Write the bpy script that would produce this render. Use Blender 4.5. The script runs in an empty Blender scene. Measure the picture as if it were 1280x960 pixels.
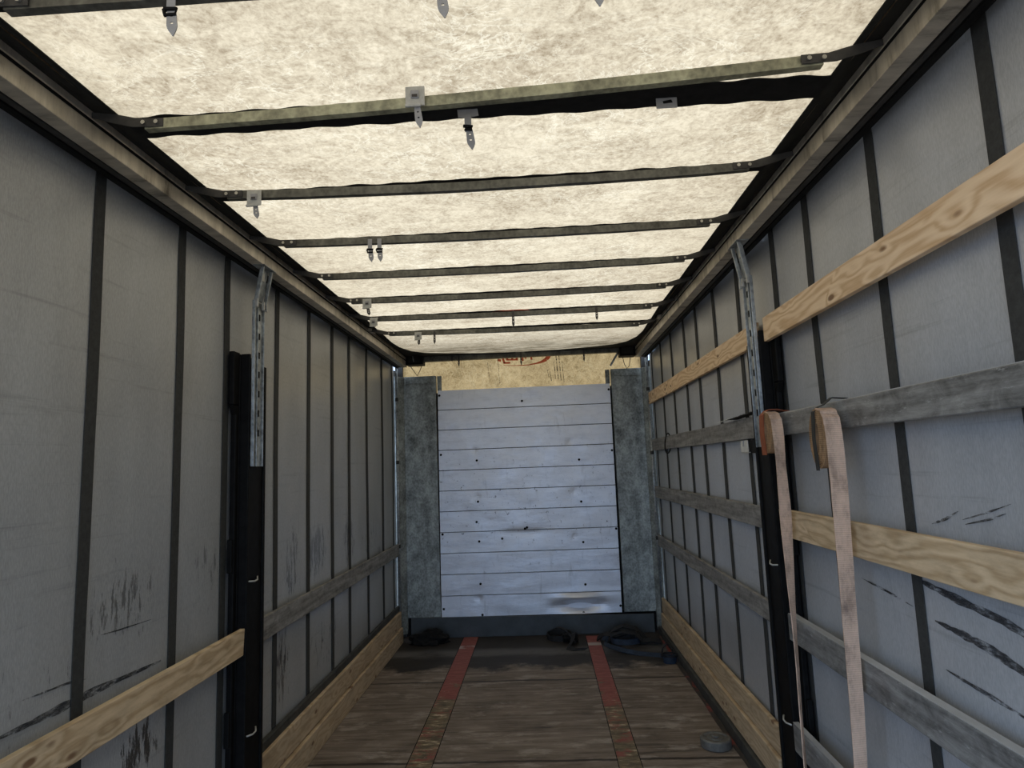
import bpy, bmesh, math, random
from mathutils import Vector, Matrix, noise as mnoise

random.seed(7)
S = bpy.context.scene
COL = S.collection
PI = math.pi

# ------------------------------------------------------------------ camera
YAW, PITCH, ROLL = -0.0407526, 0.1261991, -0.0380912
def rot_world_to_cam(yaw, pit, rol):
    A = Matrix(((math.cos(yaw), -math.sin(yaw), 0), (math.sin(yaw), math.cos(yaw), 0), (0, 0, 1)))
    P = Matrix(((1, 0, 0), (0, 0, -1), (0, 1, 0)))
    B = Matrix(((1, 0, 0), (0, math.cos(pit), math.sin(pit)), (0, -math.sin(pit), math.cos(pit))))
    R = Matrix(((math.cos(rol), -math.sin(rol), 0), (math.sin(rol), math.cos(rol), 0), (0, 0, 1)))
    return R @ B @ P @ A
Mc = rot_world_to_cam(YAW, PITCH, ROLL)
cam_data = bpy.data.cameras.new('camera')
cam_data.sensor_fit = 'HORIZONTAL'
cam_data.sensor_width = 36.0
cam_data.lens = 798.9 / 1280 * 36.0
cam_data.clip_start = 0.02
cam = bpy.data.objects.new('camera', cam_data)
COL.objects.link(cam)
cam.matrix_world = Matrix.Translation((0.17, 0, 1.65)) @ Matrix((Mc[0], -Mc[1], -Mc[2])).transposed().to_4x4()
S.camera = cam

# ------------------------------------------------------------------ world
W = bpy.data.worlds.new('sky'); S.world = W
W.use_nodes = True
wn, wl = W.node_tree.nodes, W.node_tree.links
wn.clear()
wo = wn.new('ShaderNodeOutputWorld'); wb = wn.new('ShaderNodeBackground')
wtc = wn.new('ShaderNodeTexCoord'); wsx = wn.new('ShaderNodeSeparateXYZ'); wr = wn.new('ShaderNodeValToRGB')
wl.new(wtc.outputs['Generated'], wsx.inputs[0]); 
wm = wn.new('ShaderNodeMath'); wm.operation = 'MULTIPLY_ADD'; wm.inputs[1].default_value = 0.5; wm.inputs[2].default_value = 0.5
wl.new(wsx.outputs['Z'], wm.inputs[0]); wl.new(wm.outputs[0], wr.inputs[0])
e = wr.color_ramp.elements
e[0].position = 0.47; e[0].color = (0.30, 0.31, 0.33, 1)
e[1].position = 0.52; e[1].color = (0.46, 0.72, 1.15, 1)
e2 = wr.color_ramp.elements.new(1.0); e2.color = (0.88, 0.94, 1.0, 1)
wl.new(wr.outputs[0], wb.inputs[0])
wb.inputs[1].default_value = 2.75
wl.new(wb.outputs[0], wo.inputs[0])

S.view_settings.view_transform = 'Standard'
S.view_settings.look = 'None'
S.view_settings.gamma = 1.0
S.view_settings.use_curve_mapping = False
S.view_settings.exposure = 0.0

# ------------------------------------------------------------------ materials
class NT:
    """small node helper"""
    def __init__(s, name):
        s.m = bpy.data.materials.new(name); s.m.use_nodes = True
        s.t = s.m.node_tree; s.n = s.t.nodes; s.l = s.t.links
        s.n.clear(); s.out = s.n.new('ShaderNodeOutputMaterial')
        s.tc = s.n.new('ShaderNodeTexCoord')
        s.obj = s.tc.outputs['Object']
    def _set(s, inp, v):
        if hasattr(v, 'node'): s.l.new(v, inp)
        else: inp.default_value = v
    def mapping(s, scale=(1, 1, 1), loc=(0, 0, 0), src=None, rot=(0, 0, 0)):
        k = s.n.new('ShaderNodeMapping'); s.l.new(src or s.obj, k.inputs[0])
        k.inputs['Scale'].default_value = scale; k.inputs['Location'].default_value = loc
        k.inputs['Rotation'].default_value = rot
        return k.outputs[0]
    def noise(s, vec, scale=1, detail=6, rough=0.6, dist=0):
        k = s.n.new('ShaderNodeTexNoise'); s.l.new(vec, k.inputs['Vector'])
        k.inputs['Scale'].default_value = scale; k.inputs['Detail'].default_value = detail
        k.inputs['Roughness'].default_value = rough; k.inputs['Distortion'].default_value = dist
        return k.outputs[0]
    def voro(s, vec, scale=1, feature='F1', rnd=1.0):
        k = s.n.new('ShaderNodeTexVoronoi'); k.feature = feature; s.l.new(vec, k.inputs['Vector'])
        k.inputs['Scale'].default_value = scale
        if 'Randomness' in k.inputs: k.inputs['Randomness'].default_value = rnd
        return k.outputs['Distance']
    def wave(s, vec, scale=1, dist=2, detail=2, dscale=1, typ='BANDS', direction='Z'):
        k = s.n.new('ShaderNodeTexWave'); s.l.new(vec, k.inputs['Vector']); k.wave_type = typ
        if typ == 'BANDS': k.bands_direction = direction
        k.inputs['Scale'].default_value = scale; k.inputs['Distortion'].default_value = dist
        k.inputs['Detail'].default_value = detail; k.inputs['Detail Scale'].default_value = dscale
        return k.outputs['Fac']
    def ramp(s, fac, stops, interp='LINEAR'):
        k = s.n.new('ShaderNodeValToRGB'); s.l.new(fac, k.inputs[0]); cr = k.color_ramp; cr.interpolation = interp
        def c4(c): return (c, c, c, 1) if isinstance(c, (int, float)) else (*c, 1)
        cr.elements[0].position = stops[0][0]; cr.elements[0].color = c4(stops[0][1])
        cr.elements[1].position = stops[-1][0]; cr.elements[1].color = c4(stops[-1][1])
        for p, c in stops[1:-1]:
            x = cr.elements.new(p); x.color = c4(c)
        return k.outputs[0]
    def mix(s, fac, a, b, typ='MIX'):
        k = s.n.new('ShaderNodeMix'); k.data_type = 'RGBA'; k.blend_type = typ
        s._set(k.inputs[0], fac)
        for i, v in ((6, a), (7, b)):
            if hasattr(v, 'node'): s.l.new(v, k.inputs[i])
            else: k.inputs[i].default_value = (*v, 1) if len(v) == 3 else v
        return k.outputs[2]
    def math(s, op, a, b=0.0, clamp=False):
        k = s.n.new('ShaderNodeMath'); k.operation = op; k.use_clamp = clamp
        s._set(k.inputs[0], a); s._set(k.inputs[1], b)
        return k.outputs[0]
    def xyz(s, src=None):
        k = s.n.new('ShaderNodeSeparateXYZ'); s.l.new(src or s.obj, k.inputs[0]); return k.outputs
    def rnd(s):
        return s.n.new('ShaderNodeObjectInfo').outputs['Random']
    def bump(s, h, strength=0.3, dist=0.01):
        k = s.n.new('ShaderNodeBump'); s.l.new(h, k.inputs['Height'])
        k.inputs['Strength'].default_value = strength; k.inputs['Distance'].default_value = dist
        return k.outputs[0]
    def principled(s, col, rough=0.6, metal=0.0, normal=None, spec=0.4):
        k = s.n.new('ShaderNodeBsdfPrincipled')
        if hasattr(col, 'node'): s.l.new(col, k.inputs['Base Color'])
        else: k.inputs['Base Color'].default_value = (*col, 1)
        s._set(k.inputs['Roughness'], rough); s._set(k.inputs['Metallic'], metal)
        k.inputs['Specular IOR Level'].default_value = spec
        if normal: s.l.new(normal, k.inputs['Normal'])
        s.l.new(k.outputs[0], s.out.inputs[0])
        return k

def simple(name, col, rough=0.6, metal=0.0, var=0.35, scale=14, spec=0.4, stretch=(1, 1, 1)):
    t = NT(name)
    n = t.noise(t.mapping(stretch), scale, 8, 0.65)
    c = t.ramp(n, [(0.3, tuple(x * (1 - var) for x in col)), (0.7, tuple(min(1, x * (1 + var)) for x in col))])
    t.principled(c, rough, metal, t.bump(n, 0.15, 0.004), spec)
    return t.m

def make_tarp(name, base_lo, base_hi, thin, grime=0.9):
    t = NT(name)
    v = t.obj
    warp = t.noise(v, 2.2, 4, 0.6)
    big = t.noise(t.mapping((1, 1.6, 1)), 2.0, 5, 0.6, 0.6)
    creaseA = t.noise(t.mapping((1, 1.35, 1)), 11.0, 10, 0.74, 1.2)
    creaseB = t.noise(t.mapping((1.0, 0.7, 1), rot=(0, 0, 0.35)), 34, 8, 0.78, 0.8)
    weave = t.noise(v, 85.0, 4, 0.6)
    f = t.math('ADD', t.math('MULTIPLY', big, 0.30), t.math('MULTIPLY', creaseA, 0.42))
    f = t.math('ADD', f, t.math('MULTIPLY', creaseB, 0.30))
    f = t.math('ADD', f, t.math('MULTIPLY', t.math('SUBTRACT', weave, 0.23), 0.26))
    c = t.ramp(f, [(0.46, base_lo), (0.575, tuple((a * 0.4 + b * 0.6) for a, b in zip(base_lo, base_hi))), (0.67, base_hi)])
    # thin pale wrinkle veins
    wv = t.noise(t.mapping((1, 1.5, 1)), 3.4, 7, 0.62, 1.8)
    vein = t.ramp(t.math('ABSOLUTE', t.math('SUBTRACT', wv, 0.5)), [(0.0, 1.0), (0.012, 0.0)])
    wv2 = t.noise(t.mapping((1, 1.1, 1), rot=(0, 0, 0.5)), 6.5, 6, 0.6, 1.0)
    vein2 = t.ramp(t.math('ABSOLUTE', t.math('SUBTRACT', wv2, 0.5)), [(0.0, 0.8), (0.016, 0.0)])
    vein = t.math('MAXIMUM', vein, vein2)
    patch = t.ramp(t.noise(v, 1.9, 4), [(0.42, 0.1), (0.6, 1.0)])
    c = t.mix(t.math('MULTIPLY', t.math('MULTIPLY', vein, patch), 0.6), c, thin)
    # short dark rub marks running lengthways
    rub = t.noise(t.mapping((1, 0.05, 1), rot=(0, 0, 0.75)), 26, 3, 0.5)
    rubm = t.ramp(rub, [(0.70, 0.0), (0.78, 1.0)])
    rp = t.ramp(t.noise(v, 2.6, 2), [(0.55, 0.0), (0.65, 1.0)])
    c = t.mix(t.math('MULTIPLY', t.math('MULTIPLY', rubm, rp), 0.55), c, (0.16, 0.13, 0.09))
    # grime gathered on the sheet just before the header
    y = t.xyz()[1]
    gr = t.ramp(t.math('MULTIPLY', t.math('SUBTRACT', y, 5.0), 0.8, True), [(0.0, 0.0), (0.45, 0.42), (0.85, 1.0)])
    gn = t.ramp(t.noise(t.mapping((1.2, 3, 1)), 3.0, 8, 0.7), [(0.34, 0.45), (0.60, 1.0)])
    c = t.mix(t.math('MULTIPLY', t.math('MULTIPLY', gr, gn), grime), c, (0.062, 0.043, 0.022))
    tr = t.n.new('ShaderNodeBsdfTranslucent'); df = t.n.new('ShaderNodeBsdfDiffuse'); mx = t.n.new('ShaderNodeMixShader')
    t.l.new(c, tr.inputs[0]); t.l.new(c, df.inputs[0])
    mx.inputs[0].default_value = 0.12
    bp = t.bump(creaseA, 0.35, 0.02)
    t.l.new(bp, df.inputs['Normal'])
    t.l.new(tr.outputs[0], mx.inputs[1]); t.l.new(df.outputs[0], mx.inputs[2]); t.l.new(mx.outputs[0], t.out.inputs[0])
    return t.m

def make_curtain(name, col, grime):
    t = NT(name); v = t.obj
    n1 = t.noise(v, 1.3, 6, 0.6); n2 = t.noise(t.mapping((1, 1, 0.25)), 9, 6, 0.6)
    f = t.math('ADD', t.math('MULTIPLY', n1, 0.6), t.math('MULTIPLY', n2, 0.4))
    c = t.ramp(f, [(0.35, tuple(x * 0.82 for x in col)), (0.65, tuple(x * 1.14 for x in col))])
    weave = t.noise(t.mapping((200, 260, 60)), 1.0, 2)
    c = t.mix(0.18, c, t.ramp(weave, [(0.35, 0.1), (0.65, 0.55)]), 'MIX')
    # horizontal rub lines, then tar-like runs low down on the sheet
    z = t.xyz()[2]
    rub = t.noise(t.mapping((1, 0.35, 9), rot=(0.12, 0, 0)), 3.2, 9, 0.72)
    c = t.mix(t.math('MULTIPLY', t.ramp(rub, [(0.57, 0.0), (0.72, 1.0)]), 0.45), c, tuple(x * 0.35 for x in col))
    zz = t.math('MULTIPLY', z, 0.4)
    low = t.ramp(zz, [(0.0, 0.9), (0.30, 1.0), (0.54, 0.6), (0.62, 0.0)])
    sp = t.noise(t.mapping((1, 9, 1.7)), 4.0, 9, 0.78)
    cl = None
    yv = t.xyz()[1]
    for (py, pz_, ry_, rz_, k_) in ((4.15, 1.16, 0.30, 0.26, 1.0), (3.74, 1.15, 0.20, 0.30, 0.8), (4.85, 1.15, 0.20, 0.28, 0.9), (3.62, 0.62, 0.18, 0.30, 0.8), (5.5, 1.0, 0.5, 0.5, 0.55), (4.3, 0.55, 0.5, 0.22, 0.6), (2.22, 1.22, 0.26, 0.20, 0.7), (2.35, 0.70, 0.15, 0.14, 0.9), (2.78, 1.25, 0.16, 0.22, 0.6), (1.80, 1.08, 0.3, 0.12, 0.5)):
        dy = t.math('DIVIDE', t.math('SUBTRACT', yv, py), ry_); dz = t.math('DIVIDE', t.math('SUBTRACT', z, pz_), rz_)
        d2 = t.math('ADD', t.math('MULTIPLY', dy, dy), t.math('MULTIPLY', dz, dz))
        g_ = t.math('MULTIPLY', t.ramp(d2, [(0.0, 1.0), (1.0, 0.0)]), k_)
        cl = g_ if cl is None else t.math('MAXIMUM', cl, g_)
    m = t.ramp(t.math('ADD', sp, t.math('MULTIPLY', cl, 0.215)), [(0.655, 0.0), (0.70, 1.0)])
    m = t.math('MULTIPLY', m, low)
    c = t.mix(t.math('MULTIPLY', m, grime), c, (0.02, 0.02, 0.02))
    t.principled(c, 0.33, 0.0, t.bump(f, 0.10, 0.01), 0.95)
    return t.m

def make_pine(name, lo, hi, dirt=0.0):
    t = NT(name)
    info = t.rnd()
    k = t.n.new('ShaderNodeVectorMath'); k.operation = 'ADD'
    cb = t.n.new('ShaderNodeCombineXYZ')
    t.l.new(t.math('MULTIPLY', info, 3.0), cb.inputs[0]); t.l.new(t.math('MULTIPLY', info, 37.0), cb.inputs[1]); t.l.new(t.math('MULTIPLY', info, 0.37), cb.inputs[2])
    t.l.new(t.obj, k.inputs[0]); t.l.new(cb.outputs[0], k.inputs[1])
    p = k.outputs[0]
    knot_d = t.voro(t.mapping((0.3, 5.5, 13), src=p), 1.0)
    sel = t.ramp(t.noise(t.mapping((0.2, 2.1, 5), src=p), 1.0, 1), [(0.42, 0.0), (0.47, 1.0)])
    knot = t.math('MULTIPLY', t.ramp(knot_d, [(0.10, 1.0), (0.17, 0.0)]), sel)
    # grain lines bend round the knots
    bend = t.math('MULTIPLY', t.ramp(knot_d, [(0.0, 1.0), (0.55, 0.0)]), sel)
    s = t.xyz(p)
    g = t.math('ADD', t.math('MULTIPLY', s[2], 130.0), t.math('MULTIPLY', t.noise(t.mapping((1, 1.0, 6), src=p), 1.6, 3, 0.45), 40.0))
    g = t.math('ADD', g, t.math('MULTIPLY', bend, 9.0))
    lines = t.math('MULTIPLY_ADD', t.math('SINE', g), 0.5); lines.node.inputs[2].default_value = 0.5
    fine = t.noise(t.mapping((30, 3, 160), src=p), 1.0, 4, 0.6)
    f = t.math('ADD', t.math('MULTIPLY', lines, 0.55), t.math('MULTIPLY', fine, 0.55))
    c = t.ramp(f, [(0.15, hi), (0.55, tuple((a * 0.6 + b * 0.4) for a, b in zip(hi, lo))), (0.95, lo)])
    c = t.mix(t.math('MULTIPLY', knot, 0.85), c, (0.16, 0.075, 0.035))
    if dirt:
        d = t.ramp(t.noise(t.mapping((1, 2, 7), src=p), 2.2, 8, 0.7), [(0.44, 0.0), (0.68, 1.0)])
        c = t.mix(t.math('MULTIPLY', d, dirt), c, (0.09, 0.065, 0.04))
    t.principled(c, 0.62, 0.0, t.bump(f, 0.12, 0.003), 0.3)
    return t.m

def make_board(name, col, metal, rough, pale):
    """weathered, scratched grey side board"""
    t = NT(name)
    g = t.noise(t.mapping((8, 2.2, 34)), 1.0, 8, 0.68)
    b = t.noise(t.mapping((1, 3.5, 6)), 3.0, 8, 0.7, 0.8)
    f = t.math('ADD', t.math('MULTIPLY', g, 0.55), t.math('MULTIPLY', b, 0.45))
    c = t.ramp(f, [(0.38, tuple(x * 0.42 for x in col)), (0.5, col), (0.62, tuple(min(1, x * 1.6) for x in col))])
    sc = t.noise(t.mapping((1, 6, 22), rot=(0.6, 0, 0)), 2.5, 9, 0.8)
    c = t.mix(t.math('MULTIPLY', t.ramp(sc, [(0.57, 0.0), (0.66, 1.0)]), 0.55), c, pale)
    t.principled(c, rough, metal, t.bump(f, 0.3, 0.004), 0.4)
    return t.m

def make_floor():
    t = NT('worn_plywood'); s = t.xyz()
    grain = t.noise(t.mapping((1.0, 11, 1)), 2.2, 10, 0.72, 0.35)
    blot = t.noise(t.mapping((1.0, 1.9, 1)), 2.0, 8, 0.68, 0.5)
    f = t.math('ADD', t.math('MULTIPLY', grain, 0.6), t.math('MULTIPLY', blot, 0.4))
    c = t.ramp(f, [(0.37, (0.062, 0.048, 0.036)), (0.47, (0.160, 0.126, 0.097)), (0.56, (0.225, 0.182, 0.146)), (0.68, (0.31, 0.265, 0.225))])
    pale = t.ramp(t.noise(t.mapping((1.2, 3.4, 1), loc=(0.3, 0.2, 0)), 2.4, 8, 0.7), [(0.53, 0.0), (0.62, 1.0)])
    c = t.mix(t.math('MULTIPLY', pale, 0.6), c, (0.40, 0.35, 0.30))
    # dark wet area at the front, with a ragged edge; grey bare streak inside it
    edge = t.math('ADD', s[1], t.math('MULTIPLY', t.noise(t.mapping((1.2, 1.2, 1)), 2.5, 7, 0.65), 0.85))
    wet = t.ramp(t.math('SUBTRACT', edge, 5.55, True), [(0.30, 0.0), (0.42, 1.0)])
    grey = t.ramp(t.math('ABSOLUTE', t.math('SUBTRACT', t.math('ADD', s[1], t.math('MULTIPLY', blot, 0.25)), 6.07)), [(0.06, 1.0), (0.15, 0.0)])
    wetc = t.mix(t.math('MULTIPLY', grey, t.ramp(blot, [(0.36, 0.2), (0.55, 1.0)])), (0.022, 0.019, 0.017), (0.11, 0.105, 0.10))
    c = t.mix(t.math('MULTIPLY', wet, 0.94), c, wetc)
    # joints between the sheets
    for yj in (3.82, 5.175, 2.47, 1.12):
        w = t.math('ADD', s[1], t.math('MULTIPLY', t.noise(t.mapping((2, 0.2, 1)), 3, 3), 0.03))
        j = t.ramp(t.math('ABSOLUTE', t.math('SUBTRACT', w, yj + 0.015)), [(0.008, 1.0), (0.018, 0.0)])
        c = t.mix(t.math('MULTIPLY', j, 0.85), c, (0.018, 0.014, 0.011))
    t.principled(c, 0.62, 0.0, t.bump(f, 0.3, 0.006), 0.3)
    return t.m

def make_red_paint():
    t = NT('worn_red_paint'); s = t.xyz()
    n = t.noise(t.mapping((6, 22, 1)), 1.6, 9, 0.75)
    b = t.noise(t.mapping((2, 2.6, 1)), 2.0, 6, 0.65)
    red = t.ramp(n, [(0.35, (0.20, 0.055, 0.044)), (0.65, (0.34, 0.115, 0.092))])
    # paint is nearly whole at the front and worn through towards the rear
    worn = t.math('ADD', t.math('MINIMUM', t.math('MULTIPLY', t.math('SUBTRACT', 5.05, s[1]), 0.22), 0.125), t.math('SUBTRACT', t.math('ADD', t.math('MULTIPLY', n, 0.6), t.math('MULTIPLY', b, 0.6)), 0.58))
    wm = t.ramp(worn, [(0.07, 0.0), (0.13, 1.0)])
    wood = t.ramp(t.noise(t.mapping((4, 11, 1), loc=(1, 3, 0)), 2.0, 8, 0.7), [(0.38, (0.085, 0.065, 0.042)), (0.52, (0.17, 0.135, 0.085)), (0.58, (0.26, 0.20, 0.12)), (0.63, (0.55, 0.46, 0.32))])
    c = t.mix(wm, red, wood)
    spk = t.ramp(t.noise(t.mapping((9, 20, 1), loc=(4, 1, 0)), 2.0, 6, 0.75), [(0.62, 0.0), (0.66, 1.0)])
    c = t.mix(t.math('MULTIPLY', spk, 0.75), c, (0.55, 0.46, 0.34))
    y = t.ramp(t.math('ABSOLUTE', t.math('SUBTRACT', s[1], 6.12)), [(0.03, 1.0), (0.06, 0.0)])
    c = t.mix(t.math('MULTIPLY', y, t.ramp(b, [(0.40, 0.0), (0.5, 0.8)])), c, (0.45, 0.42, 0.38))
    t.principled(c, 0.6, 0, t.bump(n, 0.25, 0.004), 0.3)
    return t.m

def make_alu_boards():
    t = NT('scuffed_aluminium'); v = t.obj
    n = t.noise(t.mapping((3, 1, 10)), 1.6, 9, 0.7); b = t.noise(v, 3.0, 7, 0.65)
    f = t.math('ADD', t.math('MULTIPLY', n, 0.5), t.math('MULTIPLY', b, 0.5))
    c = t.ramp(f, [(0.34, (0.55, 0.57, 0.62)), (0.5, (0.72, 0.745, 0.80)), (0.66, (0.80, 0.825, 0.88))])
    sp = t.noise(t.mapping((2.2, 1, 1.6)), 11, 8, 0.8)
    z = t.xyz()[2]
    mid = t.ramp(t.math('ABSOLUTE', t.math('SUBTRACT', z, 1.05)), [(0.2, 1.0), (0.85, 0.0)])
    m = t.math('MULTIPLY', t.ramp(sp, [(0.60, 0.0), (0.635, 1.0)]), mid)
    c = t.mix(t.math('MULTIPLY', m, 0.9), c, (0.03, 0.03, 0.035))
    sm = t.ramp(t.noise(t.mapping((6, 1, 1.2), rot=(0, 0.25, 0)), 2.2, 5, 0.6), [(0.60, 0.0), (0.74, 1.0)])
    c = t.mix(t.math('MULTIPLY', sm, 0.35), c, (0.22, 0.22, 0.23))
    t.principled(c, t.ramp(b, [(0.3, 0.38), (0.7, 0.55)]), 0.55, t.bump(t.noise(t.mapping((2, 1, 5)), 2.4, 5, 0.6), 0.25, 0.02), 0.5)
    return t.m

def make_galv(name, col, metal=0.45, rough=0.5):
    t = NT(name); v = t.obj
    vv = t.voro(t.mapping((1, 1, 0.8)), 60); n = t.noise(v, 7, 8, 0.75); q = t.noise(t.mapping((3, 3, 1.2)), 2.0, 6, 0.65)
    f = t.math('ADD', t.math('MULTIPLY', n, 0.6), t.math('ADD', t.math('MULTIPLY', q, 0.4), t.math('MULTIPLY', vv, 0.12)))
    c = t.ramp(f, [(0.42, tuple(x * 0.38 for x in col)), (0.54, col), (0.68, tuple(min(1, x * 1.9) for x in col))])
    t.principled(c, rough, metal, t.bump(n, 0.12, 0.003), 0.5)
    return t.m

def make_rail():
    t = NT('grimy_rail_aluminium'); v = t.obj
    n = t.noise(t.mapping((1, 5, 0.8)), 3.0, 9, 0.72); b = t.noise(t.mapping((1, 0.8, 2)), 2.0, 6, 0.6)
    f = t.math('ADD', t.math('MULTIPLY', n, 0.55), t.math('MULTIPLY', b, 0.45))
    c = t.ramp(f, [(0.38, (0.14, 0.125, 0.10)), (0.47, (0.48, 0.435, 0.36)), (0.62, (0.72, 0.66, 0.55))])
    t.principled(c, 0.38, 0.6, t.bump(n, 0.15, 0.004), 0.5)
    return t.m

def make_webbing(name, col):
    t = NT(name); s = t.xyz()
    w = t.math('SINE', t.math('MULTIPLY', s[2], 900.0))
    n = t.noise(t.mapping((4, 4, 2)), 4.0, 8, 0.7)
    dirt = t.ramp(n, [(0.36, tuple(x * 0.5 for x in col)), (0.5, col), (0.66, tuple(min(1, x * 1.25) for x in col))])
    c = t.mix(0.22, dirt, t.ramp(w, [(0.0, tuple(x * 0.6 for x in col)), (1.0, tuple(min(1, x * 1.3) for x in col))]))
    ink = t.ramp(t.noise(t.mapping((5, 5, 2.4), loc=(3, 1, 0)), 2.6, 5, 0.6), [(0.62, 0.0), (0.72, 1.0)])
    c = t.mix(t.math('MULTIPLY', ink, 0.6), c, (0.07, 0.055, 0.06))
    t.principled(c, 0.75, 0, t.bump(w, 0.2, 0.002), 0.25)
    return t.m

def make_chipped():
    t = NT('chipped_red_edge')
    n = t.noise(t.mapping((3, 1.4, 3)), 2.0, 6, 0.7)
    c = t.ramp(n, [(0.47, (0.05, 0.042, 0.036)), (0.53, (0.06, 0.045, 0.04)), (0.57, (0.20, 0.05, 0.042))])
    t.principled(c, 0.65, 0, None, 0.3)
    return t.m
def make_print():
    t = NT('faded_red_print')
    tr = t.n.new('ShaderNodeBsdfTranslucent'); df = t.n.new('ShaderNodeBsdfDiffuse'); mx = t.n.new('ShaderNodeMixShader')
    tr.inputs[0].default_value = (0.62, 0.17, 0.12, 1); df.inputs[0].default_value = (0.40, 0.09, 0.07, 1); mx.inputs[0].default_value = 0.35
    t.l.new(tr.outputs[0], mx.inputs[1]); t.l.new(df.outputs[0], mx.inputs[2]); t.l.new(mx.outputs[0], t.out.inputs[0])
    return t.m
def make_scuff():
    t = NT('patchy_black_scuff')
    n = t.noise(t.mapping((1, 5, 16)), 3.0, 9, 0.75)
    p = t.n.new('ShaderNodeBsdfPrincipled'); p.inputs['Base Color'].default_value = (0.035, 0.037, 0.042, 1); p.inputs['Roughness'].default_value = 0.7
    tr = t.n.new('ShaderNodeBsdfTransparent'); mx = t.n.new('ShaderNodeMixShader')
    t.l.new(t.ramp(n, [(0.40, 0.0), (0.62, 0.85)]), mx.inputs[0]); t.l.new(tr.outputs[0], mx.inputs[1]); t.l.new(p.outputs[0], mx.inputs[2])
    t.l.new(mx.outputs[0], t.out.inputs[0])
    return t.m

MAT = dict(
    tarp=make_tarp('translucent_roof_sheet', (0.250, 0.178, 0.104), (0.545, 0.425, 0.275), (0.72, 0.60, 0.42)),
    canvas=make_tarp('translucent_front_sheet', (0.20, 0.122, 0.046), (0.50, 0.33, 0.145), (0.58, 0.42, 0.21), 0.12),
    curtain_l=make_curtain('grey_curtain_plain', (0.35, 0.36, 0.355), 0.95),
    curtain_r=make_curtain('grey_curtain_clean', (0.385, 0.40, 0.415), 0.10),
    webbing=simple('dark_webbing', (0.035, 0.036, 0.034), 0.8, 0, 0.3, 60),
    black_fabric=simple('black_roof_fabric', (0.012, 0.012, 0.012), 0.8, 0, 0.4, 30, 0.2),
    edge_fabric=simple('black_edge_fabric', (0.02, 0.02, 0.018), 0.7, 0, 0.4, 20, 0.2),
    pine=make_pine('fresh_pine', (0.60, 0.385, 0.20), (0.88, 0.67, 0.44)),
    pine_old=make_pine('handled_pine', (0.43, 0.30, 0.165), (0.72, 0.56, 0.36), 0.35),
    pine_kick=make_pine('dusty_pine', (0.42, 0.30, 0.175), (0.58, 0.45, 0.295), 0.35),
    board=make_board('weathered_grey_board', (0.205, 0.20, 0.19), 0.0, 0.6, (0.36, 0.355, 0.34)),
    board_alu=make_board('scratched_grey_metal', (0.22, 0.222, 0.215), 0.25, 0.45, (0.55, 0.56, 0.55)),
    steel=make_galv('dull_bow_steel', (0.098, 0.096, 0.08), 0.35, 0.5),
    olive=make_galv('olive_bow_steel', (0.25, 0.245, 0.165), 0.2, 0.5),
    bolt=simple('zinc_bolt', (0.38, 0.37, 0.33), 0.4, 0.6),
    tie=simple('grey_tie_plastic', (0.30, 0.30, 0.305), 0.55, 0, 0.12, 20),
    tie_dark=simple('dark_tie_plastic', (0.045, 0.04, 0.038), 0.55, 0, 0.2, 20),
    plate=simple('pale_clip_plate', (0.42, 0.42, 0.39), 0.5, 0.1, 0.2, 40),
    rail=make_rail(),
    dark=simple('dark_track_metal', (0.045, 0.043, 0.04), 0.6, 0.2, 0.4, 20),
    black=simple('black_steel', (0.006, 0.006, 0.006), 0.6, 0.0, 0.5, 25, 0.12),
    galv=make_galv('galvanised_post', (0.27, 0.29, 0.295), 0.5, 0.42),
    pillar=make_galv('galvanised_pillar', (0.22, 0.24, 0.23), 0.3, 0.5),
    alu=make_alu_boards(),
    kick=simple('blue_grey_plate', (0.055, 0.062, 0.066), 0.5, 0.3, 0.25, 8, 0.5),
    floor=make_floor(), red=make_red_paint(),
    red_edge=make_chipped(),
    kerb=simple('dark_kerb_steel', (0.055, 0.055, 0.05), 0.6, 0.2, 0.5, 9),
    print_red=make_print(),
    scuff=make_scuff(),
    strap=make_webbing('faded_orange_webbing', (0.62, 0.44, 0.325)),
    strap_dark=make_webbing('dirty_orange_webbing', (0.36, 0.225, 0.12)),
    strap_red=simple('rusty_red_band', (0.27, 0.075, 0.03), 0.7, 0, 0.3, 20),
    band=simple('black_band', (0.03, 0.03, 0.027), 0.7, 0, 0.3, 20),
    blue=simple('dirty_blue_webbing', (0.016, 0.028, 0.050), 0.75, 0, 0.5, 20),
    blackweb=simple('black_strap_webbing', (0.012, 0.012, 0.013), 0.75, 0, 0.4, 30),
    rag=simple('black_rag', (0.010, 0.010, 0.010), 0.85, 0, 0.4, 14, 0.15),
    puck=simple('dusty_grey_metal', (0.14, 0.135, 0.12), 0.6, 0.3, 0.3, 25),
    lit_edge=simple('painted_lit_edge', (0.46, 0.47, 0.47), 0.45, 0.2, 0.25, 9, 0.5, (1, 0.3, 1)),  # paler grey puts the light on the lath tops into the colour
    white=simple('chalky_white_plastic', (0.62, 0.62, 0.58), 0.5, 0, 0.15, 20),
    wire=simple('dark_wire', (0.03, 0.028, 0.025), 0.5, 0.3),
)

# ------------------------------------------------------------------ geometry helpers
WL = {}
def tag(o, label=None, cat=None, group=None, kind=None):
    if label: o['label'] = label
    if cat: o['category'] = cat
    if group: o['group'] = group
    if kind: o['kind'] = kind
    return o
def empty(name, loc, label, cat, group=None):
    o = bpy.data.objects.new(name, None); COL.objects.link(o)
    o.empty_display_size = 0.05
    o.location = loc; WL[o.name] = Vector(loc)
    return tag(o, label, cat, group)

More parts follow.
